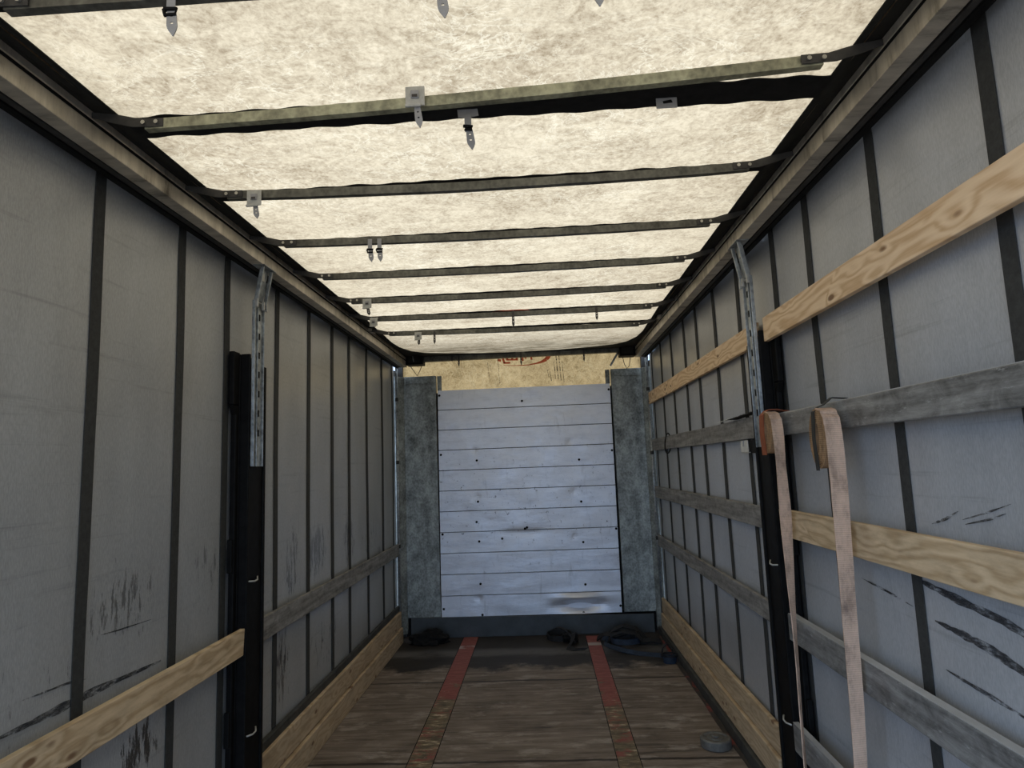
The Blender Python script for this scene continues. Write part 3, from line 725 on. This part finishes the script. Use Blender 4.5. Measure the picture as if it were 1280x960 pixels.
# sliding posts -------------------------------------------------------
def side_post(sd, label):
    y0, y1 = 2.975, 3.165
    p = empty('side_post', (sd * 1.24, 3.07, 0.0), label, 'post', 'sliding posts half way along the sides')
    X = lambda a, b: sorted((sd * a, sd * b))
    lz = 0.0 if sd < 0 else 0.074
    mb = MB()
    mb.box(*X(1.252, 1.280), y0, y1, lz, 2.23)
    mb.box(*X(1.207, 1.2515), y0, y0 + 0.016, lz, 2.23)
    mb.box(*X(1.207, 1.2515), y1 - 0.022, y1, lz, 2.19)
    mb.box(*X(1.216, 1.2515), y0 + 0.017, y1 - 0.023, lz, 1.69)
    mb.build('lower_post', 'black', p, bevel=0.004)
    gu = MB()
    gu.box(*X(1.254, 1.280), y0 - 0.062, y0 - 0.002, 1.98, 2.235)
    gu.prism([(sd * 1.280, y0 - 0.062, 1.979), (sd * 1.280, y0 - 0.002, 1.979), (sd * 1.280, y0 - 0.002, 1.88)], (sd * -0.025, 0, 0))
    gu.box(*X(1.254, 1.280), y0 - 0.034, y0 - 0.002, 0.1, 1.979)
    gu.build('guard', 'black', p, bevel=0.005)
    for zz in (1.30, 0.55):
        MB().box(*X(1.256, 1.280), y0 - 0.052, y0 - 0.0345, zz - 0.09, zz + 0.06).build('lath_pocket', 'black', p, bevel=0.004)
    # galvanised inner channel with ribs and slots
    gy0, gy1 = y0 + 0.018, y1 - 0.075
    ch = MB()
    ch.box(*X(1.200, 1.206), gy0, gy1, 1.69, 2.50)
    ch.box(*X(1.190, 1.2055), gy0 - 0.006, gy0 - 0.0005, 1.69, 2.50)
    ch.box(*X(1.190, 1.2055), gy1 + 0.0005, gy1 + 0.006, 1.69, 2.50)
    ch.box(*X(1.193, 1.1995), (gy0 + gy1) / 2 - 0.014, (gy0 + gy1) / 2 + 0.014, 1.69, 2.47)
    c = ch.build('channel', 'galv', p, bevel=0.002)
    for k in range(7):
        z = 2.42 - k * 0.095
        MB().box(*X(1.1900, 1.1928), (gy0 + gy1) / 2 - 0.006, (gy0 + gy1) / 2 + 0.006, z - 0.016, z + 0.016).build('slot', 'black', c, bevel=0.002)
    # bent arm up to the rail
    def sl(x, z): return x
    A = [(1.206, 2.47), (1.206, 2.50), (1.176, 2.668), (1.160, 2.668), (1.190, 2.495), (1.190, 2.47)]
    arm = MB()
    for ya, yb in ((gy0 - 0.006, gy0 + 0.006), (gy1 - 0.006, gy1 + 0.006)):
        arm.prism([(sd * (x - 0.012), ya, z) for x, z in A], (0, yb - ya, 0))
    arm.prism([(sd * (x), gy0 + 0.0065, z) for x, z in [(1.203, 2.505), (1.176, 2.66), (1.170, 2.66), (1.197, 2.505)]], (0, gy1 - gy0 - 0.013, 0))
    a = arm.build('bent_arm', 'galv', p, bevel=0.002)
    MB().box(*X(1.168, 1.176), gy0 + 0.02, gy0 + 0.05, 2.60, 2.645).build('lock_tab', 'plate', a, bevel=0.002)
    for ya in (gy0 - 0.012, (gy0 + gy1) / 2 + 0.012, gy1 + 0.000):
        MB().box(*X(1.176, 1.1885), ya, ya + 0.013, 2.462, 2.505).build('hinge_lug', 'plate', p, bevel=0.002)
    MB().box(*X(1.140, 1.200), gy0 - 0.02, gy1 + 0.025, 2.669, 2.6725).build('top_plate', 'galv', p)
    # thin latch hooks low down
    for zz in (1.16, 0.48):
        MB().tube([(sd * 1.212, y0 + 0.03, zz), (sd * 1.202, y0 + 0.07, zz - 0.006), (sd * 1.202, y0 + 0.10, zz - 0.004), (sd * 1.212, y0 + 0.12, zz + 0.008)], 0.004, 6).build('latch_hook', 'plate', p, smooth=True)
    return p
side_post(-1, 'black side post with ribbed galvanised upper channel, beside the single pine lath')
side_post(1, 'black side post with bent galvanised upper arm, behind the hanging orange straps')

# ================================================================== LATHS / BOARDS
def lath(sd, xin, y0, y1, z0, z1, th, mat, name, label, group, warp=0.004, taper=0.0, z_far=0.0, bevel=0.003, seg=40):
    seed = random.random() * 50
    org = (sd * (xin + th / 2), (y0 + y1) / 2, (z0 + z1) / 2)
    def f(p):
        u = (p.y - y0) / (y1 - y0)
        return (p.x + warp * nz(p.y * 0.9, seed), p.y + (0.012 * (p.z - z0) / (z1 - z0) if p.y > y1 - 1e-4 else 0) * taper, p.z + z_far * u + warp * 0.6 * nz(p.y * 1.1, seed, 3))
    xa, xb = sorted((sd * xin, sd * (xin + th)))
    o = MB().box(xa, xb, y0, y1, z0, z1, (1, seg, 1), f).build(name, mat, None, org, bevel)
    if mat == 'board_alu':
        te = MB().box(xa + 0.002, xb - 0.002, y0, y1 - 0.004, z1 - 0.0005, z1 + 0.0015, (1, seg, 1), lambda p: Vector(f(Vector((p.x, p.y, p.z)))))
        te.build('top_edge', 'lit_edge', o)['label'] = 'top edge strip with its daylight painted in'  # pale strip paints the light that falls on the top face
    return tag(o, label, 'board', group)
G1, G2 = 'laths in the far bay', 'laths in the near bay'
# wall with the single pine lath
lath(-1, 1.212, 0.86, 2.962, 0.843, 0.958, 0.024, 'pine_old', 'pine_lath', 'scuffed pine lath on its own, running up to the post from the lower corner', None, taper=1)
lath(-1, 1.256, 3.17, 6.36, 0.822, 0.938, 0.022, 'board', 'grey_lath', 'weathered grey lath across the stained curtain', None, z_far=-0.012)
lath(-1, 1.243, 3.17, 6.345, 0.149, 0.290, 0.026, 'pine_kick', 'kick_board', 'dusty pine kick board, upper of the pair below the stained curtain', 'pine kick boards', bevel=0.006)
lath(-1, 1.226, 3.17, 6.345, 0.000, 0.143, 0.038, 'pine_kick', 'kick_board', 'dusty pine kick board standing on the floor below the stained curtain', 'pine kick boards', bevel=0.006)
# strap wall, far bay
lath(1, 1.258, 3.175, 6.34, 2.196, 2.310, 0.024, 'pine', 'pine_lath', 'pale pine lath high in the bay between the post and the bulkhead', G1)
lath(1, 1.258, 3.175, 6.34, 1.738, 1.848, 0.022, 'board', 'grey_lath', 'grey weathered lath with a dark wire loop and torn strip on it', G1)
lath(1, 1.258, 3.175, 6.34, 1.290, 1.398, 0.022, 'board', 'grey_lath', 'grey weathered lath, second grey one up from the pine kick boards beyond the post', G1)
lath(1, 1.258, 3.175, 6.34, 0.836, 0.935, 0.022, 'board', 'grey_lath', 'grey weathered lath just above the pine kick boards beyond the post', G1)
lath(1, 1.255, 3.30, 6.34, 0.217, 0.350, 0.026, 'pine_kick', 'kick_board', 'pine kick board, upper of the pair beyond the strap-side post', 'pine kick boards', bevel=0.006)
lath(1, 1.240, 3.30, 6.34, 0.078, 0.211, 0.036, 'pine_kick', 'kick_board', 'pine kick board, lower of the pair on the dark kerb', 'pine kick boards', bevel=0.006)
# strap wall, near bay
lath(1, 1.226, 0.35, 2.968, 2.183, 2.296, 0.024, 'pine', 'pine_lath', 'fresh knotty pine lath rising to the upper corner, topmost by the straps', G2, z_far=-0.01, taper=0)
lath(1, 1.226, 0.35, 2.968, 1.734, 1.832, 0.028, 'board_alu', 'metal_lath', 'scratched dark metal lath that the orange strap hanks hang on', G2, bevel=0.004)
lath(1, 1.226, 0.35, 2.968, 1.294, 1.412, 0.024, 'pine_old', 'pine_lath', 'knotty pine lath crossing behind the hanging straps, below the metal lath', G2)
lath(1, 1.219, 0.35, 2.960, 0.848, 0.958, 0.034, 'board_alu', 'metal_lath', 'dark grey metal lath with a bright top edge, under the pine lath', G2, bevel=0.004)
lath(1, 1.201, 0.35, 2.970, 0.386, 0.505, 0.028, 'board_alu', 'metal_lath', 'lowest grey metal lath with rounded top, at the foot of the post', G2, bevel=0.010)
lath(1, 1.242, 0.35, 2.905, 0.078, 0.40, 0.028, 'pine_kick', 'kick_board', 'pine kick board half hidden under the lowest metal lath by the post', None)

# ================================================================== ROOF TIES
G3 = 'ties hanging from the roof bows'
def tongue(parent, x, y, ztop, ztip, w=0.021, mat='tie', lean=0.0):
    """flat pointed plastic tongue with two real holes"""
    L = ztop - ztip; rows = 14; mb = MB()
    def P(c, r):
        t = r / rows
        hw = w / 2 * (1.0 if t < 0.62 else max(0.12, 1 - ((t - 0.62) / 0.38) ** 1.8)) * (0.88 + 0.2 * min(1, t * 1.8))
        return (x + lean * t * L + (-1, -0.26, 0.26, 1)[c] * hw, y - 0.010 * math.sin(t * 2.0) * 0.6, ztop - L * t)
    vs = [[mb.bm.verts.new(P(c, r)) for c in range(4)] for r in range(rows + 1)]
    for r in range(rows):
        for c in range(3):
            if c == 1 and r in (3, 7): continue
            mb.bm.faces.new((vs[r][c], vs[r][c + 1], vs[r + 1][c + 1], vs[r + 1][c]))
    return mb.build('tongue', mat, parent, solid=0.0025)
def tie(kind, x, y, ztop, ztip, label, lean=0.12, mat=None):
    t = empty('roof_tie', (x, y, ztip), label, 'roof tie', G3)
    if kind == 'square':
        zp = ztop - 0.060
        pl = MB().box(x - 0.028, x + 0.028, y - 0.004, y, zp, ztop).build('clip_plate', 'plate', t, bevel=0.003)
        MB().box(x - 0.012, x + 0.012, y - 0.009, y - 0.0045, zp + 0.022, zp + 0.046).build('buckle', 'tie', pl, bevel=0.002)
        MB().box(x - 0.008, x + 0.008, y - 0.0105, y - 0.0092, zp + 0.024, zp + 0.032).build('buckle_slot', 'tie_dark', pl)
        MB().box(x - 0.028, x + 0.018, y - 0.012, y - 0.0042, zp - 0.006, zp + 0.003).build('bottom_fold', 'plate', pl, bevel=0.002)
        if ztip is not None and ztip < zp - 0.01: tongue(t, x + 0.006, y - 0.002, zp - 0.004, ztip, 0.020, mat or 'tie', lean)
    elif kind == 'buckle':
        MB().box(x - 0.010, x + 0.010, y - 0.003, y, ztop - 0.055, ztop).build('strap', mat or 'tie', t, bevel=0.001)
        MB().tube([(x - 0.013, y - 0.006, ztop - 0.050), (x + 0.015, y - 0.006, ztop - 0.052), (x + 0.014, y - 0.007, ztop - 0.066), (x - 0.010, y - 0.007, ztop - 0.066), (x - 0.013, y - 0.006, ztop - 0.052)], 0.0045, 6).build('knotted_wire', 'black', t)
        tongue(t, x + 0.003, y - 0.003, ztop - 0.052, ztip, 0.022, mat or 'tie', lean)
    elif kind == 'tee':
        MB().prism([(x - 0.033, y, ztop), (x + 0.030, y, ztop - 0.0), (x + 0.033, y, ztop - 0.022), (x + 0.010, y, ztop - 0.026), (x - 0.012, y, ztop - 0.027), (x - 0.031, y, ztop - 0.024)], (0, 0.003, 0)).build('tee_plate', 'tie', t)
        MB().box(x - 0.011, x + 0.010, y - 0.0045, y - 0.001, ztop - 0.075, ztop - 0.02).build('strap', 'tie', t)
        MB().tube([(x - 0.015, y - 0.006, ztop - 0.058), (x + 0.013, y - 0.007, ztop - 0.062), (x + 0.012, y - 0.008, ztop - 0.072), (x - 0.010, y - 0.008, ztop - 0.070), (x + 0.002, y - 0.010, ztop - 0.064)], 0.005, 6).build('knotted_wire', 'black', t)
        tongue(t, x + 0.003, y - 0.004, ztop - 0.070, ztip, 0.023, 'tie', lean)
    elif kind == 'thin':
        MB().box(x - 0.008, x + 0.008, y - 0.003, y, ztop - 0.035, ztop).build('strap', mat or 'tie_dark', t)
        tongue(t, x, y - 0.002, ztop - 0.03, ztip, 0.017, mat or 'tie_dark', lean)
    elif kind == 'plate':
        pl = MB().box(x - 0.032, x + 0.032, y, y + 0.004, ztop - 0.034, ztop).build('clip_plate', 'tie', t, bevel=0.002)
        MB().prism([(x - 0.012, y - 0.001, ztop - 0.012), (x + 0.014, y - 0.001, ztop - 0.008), (x + 0.018, y - 0.001, ztop - 0.018), (x - 0.010, y - 0.001, ztop - 0.020)], (0, 0.0008, 0)).build('tear', 'black', pl)
    return t
yb = BOWS
tie('buckle', -0.598, 1.255, 2.718, 2.600, 'grey pointed tie with knotted wire on the nearest bow')
tie('buckle', -0.005, 1.255, 2.718, 2.600, 'pointed grey tie tip at the top edge, above the square clip of the olive bow')
tie('buckle', 0.331, 1.255, 2.718, 2.603, 'pointed grey tie tip at the top edge, the one furthest along the nearest bow', lean=0.02)
tie('square', -0.147, 1.708, 2.742, 2.612, 'square riveted clip with grey tongue in the middle of the olive bow')
tie('tee', -0.010, 1.850, 2.748, 2.610, 'grey tee-shaped tie with knotted wire hanging from the wide black pocket', lean=0.12)
tie('plate', 0.600, 1.850, 2.747, 2.711, 'torn grey clip plate without tongue on the wide black pocket')
tie('square', -0.875, 2.275, 2.722, 2.608, 'square clip with tongue near the end of the bow behind the olive one', lean=0.2)
tie('buckle', -0.577, 2.820, 2.712, 2.600, 'grey tie, one of the hanging pair, nearer the pine lath curtain', lean=0.1)
tie('buckle', -0.533, 2.820, 2.712, 2.600, 'grey tie, one of the hanging pair, nearer the orange straps', lean=0.06)
tie('square', -0.880, 3.880, 2.722, 2.614, 'small square clip and dark tongue, alone on its bow', lean=0.2, mat='tie_dark')
tie('square', -0.970, 4.380, 2.720, 2.655, 'small square clip without tongue at the rail end of the bow with red print')
tie('thin', 0.017, 4.385, 2.725, 2.600, 'thin dark tie hanging under the red print on the roof', lean=0)
tie('thin', 0.600, 4.385, 2.722, 2.628, 'thin dark tie hanging right of the red print, on the same bow', lean=0)
tie('square', -0.754, 4.905, 2.716, 2.614, 'small square clip with dark tongue on the last bow before the header', lean=0, mat='tie_dark')
tie('thin', -0.624, 4.905, 2.716, 2.614, 'thin dark tie beside the square clip on the last bow', lean=0)
tie('thin', -0.686, 6.352, 2.775, 2.715, 'short dark tie on the header beam, next to a longer one', lean=0)
tie('thin', -0.617, 6.352, 2.775, 2.655, 'long dark tie on the header beam beside the short one', lean=0)
tie('thin', 0.012, 6.352, 2.775, 2.638, 'dark tie hanging across the mirrored red logo', lean=0)
tie('thin', 0.642, 6.352, 2.782, 2.648, 'dark tie on the header beam on the strap side of the red logo', lean=0)

# ================================================================== HANGING STRAPS
def hank(name, x0, x1, yn, yf, z0, z1, tail, mat_coil, mat_tail, band_mat, label, band_y):
    """oval hank of webbing (spiral in the y-z plane) with a tail hanging down its near side"""
    h = empty(name, ((x0 + x1) / 2, (yn + yf) / 2, z0), label, 'strap', 'orange straps hung on the metal lath')
    cy, cz = (yn + yf) / 2, (z0 + z1) / 2; ry, rz = (yf - yn) / 2, (z1 - z0) / 2
    turns = 7; pts = []
    for i in range(turns * 28 + 1):
        a = 2 * PI * i / 28; k = 1 - 0.115 * (i / 28)
        pts.append(((x0 + x1) / 2 + 0.0015 * nz(i * 0.2), cy - ry * k * math.cos(a), cz + rz * (k * 0.62 + 0.38) * math.sin(a) * (1 if k > 0.2 else 0.9)))
    MB().ribbon(pts, (x1 - x0, 0, 0), 0.0045).build('coil', mat_coil, h)
    dense = []; wv = []
    for (a, b) in zip(tail, tail[1:]):
        for k in range(8):
            f = k / 8; dense.append([a[i] + (b[i] - a[i]) * f for i in range(5)])
    dense.append(list(tail[-1]))
    P = []; Wv = []
    for i, (x, y, z, w, tw) in enumerate(dense):
        P.append((x + 0.0012 * nz(i * 0.5, 3), y + 0.003 * nz(i * 0.35, 8), z)); Wv.append((w * math.cos(tw), w * math.sin(tw), 0.0))
    MB().ribbon(P, Wv, 0.004).build('tail', mat_tail, h)
    # band that ties the hank to the lath
    zt_ = z1 + 0.003
    bp = [(x0 - 0.003, band_y - 0.004, z0 - 0.004), (x0 - 0.0045, band_y + 0.004, (z0 + z1) / 2), (x0 - 0.003, band_y - 0.004, z1 - 0.01), (x0 + 0.012, band_y - 0.012, zt_ + 0.004), ((x0 + x1) / 2, band_y - 0.016, zt_ + 0.009), (x1 + 0.004, band_y - 0.020, max(zt_, 1.836) + 0.008), (1.228, band_y - 0.024, 1.841), (1.252, band_y - 0.026, 1.8385)]
    MB().ribbon(bp, (0, 0.052 if band_mat == 'strap_red' else 0.024, 0), 0.003).build('tie_band', band_mat, h)
    return h
hank('lashing_strap', 1.144, 1.199, 2.236, 2.372, 1.594, 1.806,
     [(1.172, 2.300, 1.808, 0.056, 0), (1.172, 2.268, 1.800, 0.056, 0), (1.172, 2.244, 1.770, 0.056, 0), (1.172, 2.233, 1.70, 0.056, 0), (1.172, 2.236, 1.50, 0.056, 0), (1.174, 2.256, 1.20, 0.052, 0.1), (1.175, 2.272, 0.85, 0.050, 0.15), (1.172, 2.285, 0.60, 0.046, 0.2), (1.172, 2.290, 0.05, 0.050, 0.2)],
     'strap_dark', 'strap', 'band', 'faded orange webbing strap with black band, broad tail facing the camera', 2.318)
hank('lashing_strap', 1.150, 1.198, 2.756, 2.902, 1.656, 1.836,
     [(1.174, 2.830, 1.838, 0.046, 0), (1.174, 2.790, 1.828, 0.046, 0), (1.174, 2.762, 1.800, 0.046, 0), (1.174, 2.752, 1.74, 0.046, 0), (1.174, 2.752, 1.62, 0.042, 0.2), (1.177, 2.760, 1.40, 0.048, 0.0), (1.174, 2.762, 1.12, 0.040, 0.5), (1.172, 2.762, 0.90, 0.028, 0.8), (1.168, 2.765, 0.60, 0.024, 0.9), (1.168, 2.77, 0.05, 0.03, 0.9)],
     'strap_dark', 'strap', 'strap_red', 'narrow twisted orange strap hung right against the post, reddish band', 2.862)

# ================================================================== SMALL THINGS
# torn strip on the grey lath
ts = empty('torn_strip', (1.262, 3.55, 1.850), 'crinkled dark strip with pale pointed end lying on the grey lath by the post', 'strip')
pts = []; wv = []
for i in range(26):
    u = i / 25; y = 3.20 + 0.46 * u
    pts.append((1.257 + 0.006 * nz(i * 0.5), y, 1.856 + 0.010 * abs(nz(i * 0.45, 2)) + 0.012 * (1 - u)))
MB().ribbon(pts, (0.05, 0, 0), 0.004).build('crumpled_end', 'band', ts)
MB().prism([(1.235, 3.64, 1.862), (1.285, 3.64, 1.872), (1.275, 3.76, 1.868), (1.246, 3.95, 1.855), (1.238, 3.80, 1.856)], (0, 0, 0.003)).build('pointed_end', 'white', ts)['label'] = 'pale pointed end'
# bracket under the same lath
br = empty('lath_bracket', (1.256, 3.47, 1.672), 'pale slotted metal bracket under the end of the grey lath by the post', 'bracket')
MB().prism([(1.2525, y, z) for y, z in [(3.41, 1.672), (3.53, 1.672), (3.53, 1.732), (3.495, 1.732), (3.495, 1.70), (3.47, 1.70), (3.47, 1.732), (3.41, 1.732)]], (0.004, 0, 0)).build('slotted_plate', 'white', br, bevel=0.0015)
MB().box(1.2535, 1.2845, 3.41, 3.53, 1.667, 1.6715).build('base_flange', 'plate', br)
MB().box(1.262, 1.285, 3.32, 3.405, 1.665, 1.735).build('stop_block', 'black', br, bevel=0.003)
# loop of wire round the lath
lp = []
for i in range(25):
    a = 2 * PI * i / 24
    lp.append((1.262 - 0.024 * math.cos(a) - 0.003, 5.55 + 0.035 * math.sin(a * 1.0) + 0.01 * math.sin(2 * a), 1.785 - 0.085 * math.sin(a)))
cl = MB().tube(lp, 0.0055, 7).build('wire_loop', 'wire', None, (1.25, 5.55, 1.70), smooth=True)
tag(cl, 'dark wire loop round the far end of the grey lath', 'wire')

# black rag heap in the corner
def heap(name, c, rx, ry, rz_, mat, label, cat, seed):
    mb = MB(); bmesh.ops.create_icosphere(mb.bm, subdivisions=5, radius=1.0)
    for v in mb.bm.verts:
        d = v.co.copy()
        q = 1 + 0.45 * nz(d.x * 1.6 + seed, d.y * 1.6, d.z * 1.6) + 0.28 * nz(d.x * 4 + seed, d.y * 4, d.z * 4) + 0.10 * abs(nz(d.x * 10, d.y * 10 + seed, d.z * 10))
        z = d.z * q
        v.co = Vector((c[0] + d.x * q * rx, c[1] + d.y * q * ry, max(0.003, (z + 0.12) * rz_)))
    bmesh.ops.remove_doubles(mb.bm, verts=mb.bm.verts, dist=0.0005)
    o = mb.build(name, mat, None, (c[0], c[1], 0.0), smooth=True)
    return tag(o, label, cat)
heap('crumpled_rag', (-0.97, 6.30, 0), 0.175, 0.10, 0.095, 'rag', 'crumpled black rag heaped on the floor in front of the corner pillar', 'rag', 3.3)

# tangled straps on the floor by the other corner
tg = empty('tangled_strap', (0.35, 6.15, 0.0), 'dark tangled webbing lashing strap on the wet floor before the kick plate', 'strap')
def loop(cx_, cy_, z, rx, ry, a0, a1, n=26, dz=0.0, sq=0.0):
    return [(cx_ + rx * math.cos(a0 + (a1 - a0) * i / n), cy_ + ry * math.sin(a0 + (a1 - a0) * i / n), z + dz * i / n + sq * math.sin(7 * i / n)) for i in range(n + 1)]
mb = MB()
mb.ribbon(loop(0.27, 6.32, 0.035, 0.115, 0.10, 0.3, 6.1, sq=0.008), (0, 0, 0.048), 0.006)
pts = [(0.165 + 0.02 * math.sin(i * 0.5), 6.30 - 0.006 * i, 0.03 + 0.085 * math.sin(PI * i / 18)) for i in range(19)]
mb.ribbon([(0.15 + 0.26 * i / 18, 6.34 - 0.015 * i, 0.028 + 0.105 * math.sin(PI * i / 18)) for i in range(19)], (0.012, 0.045, 0), 0.006)
mb.ribbon([(0.36, 6.24, 0.05), (0.40, 6.14, 0.09), (0.38, 6.03, 0.06), (0.34, 5.95, 0.02), (0.40, 5.92, 0.012), (0.50, 5.93, 0.012)], (0.04, 0.012, 0.02), 0.006)
mb.build('dark_webbing', 'blackweb', tg)
rt = MB()
rt.box(0.30, 0.44, 6.17, 6.23, 0.003, 0.075); rt.cyl((0.37, 6.15, 0.05), (1, 0, 0), 0.022, 0.13, 10)
rt.build('ratchet', 'black', tg, bevel=0.006)

bt = empty('blue_lashing_strap', (0.85, 5.95, 0.0), 'dirty blue lashing strap lying across the floor towards the kick boards', 'strap')
mb = MB()
mb.ribbon([(0.66, 6.12, 0.05), (0.70, 6.02, 0.075), (0.66, 5.93, 0.055), (0.70, 5.87, 0.045), (0.80, 5.82, 0.025), (0.92, 5.76, 0.012), (1.05, 5.71, 0.010), (1.14, 5.67, 0.012)], (0.01, 0.045, 0.022), 0.006)
mb.ribbon(loop(0.86, 6.06, 0.04, 0.13, 0.09, 0.0, 7.5, 30, 0.02, 0.006), (0, 0.01, 0.046), 0.006)
mb.build('blue_webbing', 'blue', bt)
MB().ribbon([(0.98, 6.05, 0.03), (1.08, 6.04, 0.045), (1.17, 6.03, 0.03)], (0.0, 0.055, 0.02), 0.012).build('dark_tail', 'blackweb', bt)
MB().ribbon([(0.74, 6.02, 0.10), (0.84, 6.06, 0.115), (0.95, 6.05, 0.10), (1.0, 6.0, 0.06)], (0.02, 0.06, 0.01), 0.008).build('dark_fold', 'blackweb', bt)
fm = MB()
fm.ribbon([(0.70, 6.20, 0.02), (0.76, 6.18, 0.10), (0.86, 6.20, 0.135), (0.97, 6.19, 0.11), (1.04, 6.15, 0.05), (1.06, 6.10, 0.02)], (0.02, 0.07, 0.015), 0.012)
fm.ribbon([(0.62, 6.22, 0.02), (0.68, 6.14, 0.08), (0.78, 6.11, 0.075), (0.90, 6.14, 0.09), (1.0, 6.12, 0.07)], (0.015, 0.06, 0.02), 0.012)
fm.ribbon(loop(0.88, 6.17, 0.04, 0.12, 0.06, 0.4, 6.0, 24, 0.03, 0.01), (0, 0.01, 0.06), 0.008)
fm.build('dark_tangle', 'blackweb', bt)
bh = empty('strap_roll', (1.175, 5.56, 0.0), 'small blue and black strap roll against the kerb at the end of the blue strap', 'strap')
sp = []
for i in range(90):
    a = 2 * PI * i / 18; r = 0.055 - 0.0068 * i / 18
    sp.append((1.150 + r * math.cos(a), 5.52 + r * math.sin(a), 0.028))
MB().ribbon(sp, (0, 0, 0.050), 0.004).build('roll', 'blue', bh)
MB().ribbon([(1.10, 5.62, 0.02), (1.12, 5.64, 0.09), (1.15, 5.63, 0.12), (1.19, 5.61, 0.09), (1.20, 5.60, 0.02)], (0.0, 0.035, 0.0), 0.006).build('upper_loop', 'blackweb', bh)
MB().ribbon(loop(1.150, 5.52, 0.062, 0.061, 0.061, 0, 2 * PI, 24), (0, 0, 0.014), 0.004).build('black_edge', 'blackweb', bh)

# low round metal weight on the floor
wt = empty('round_weight', (1.105, 3.96, 0.0), 'squat round dusty grey metal disc on the floor by the kerb', 'disc')
def lathe(mb, c, prof, n=40):
    rings = [[mb.bm.verts.new((c[0] + r * math.cos(2 * PI * k / n), c[1] + r * math.sin(2 * PI * k / n), c[2] + z)) for k in range(n)] for r, z in prof]
    for a, b in zip(rings, rings[1:]):
        for k in range(n): mb.bm.faces.new((a[k], a[(k + 1) % n], b[(k + 1) % n], b[k]))
    mb.bm.faces.new(rings[0][::-1]); mb.bm.faces.new(rings[-1])
    return mb
lathe(MB(), (1.105, 3.96, 0.001), [(0.082, 0), (0.087, 0.006), (0.087, 0.046), (0.080, 0.053), (0.066, 0.053), (0.062, 0.047), (0.045, 0.047), (0.042, 0.053), (0.012, 0.053)]).build('body', 'puck', wt, smooth=False, bevel=0.001)
lathe(MB(), (1.105, 3.96, 0.054), [(0.022, 0), (0.022, 0.006), (0.016, 0.009)], 20).build('cap', 'puck', wt)
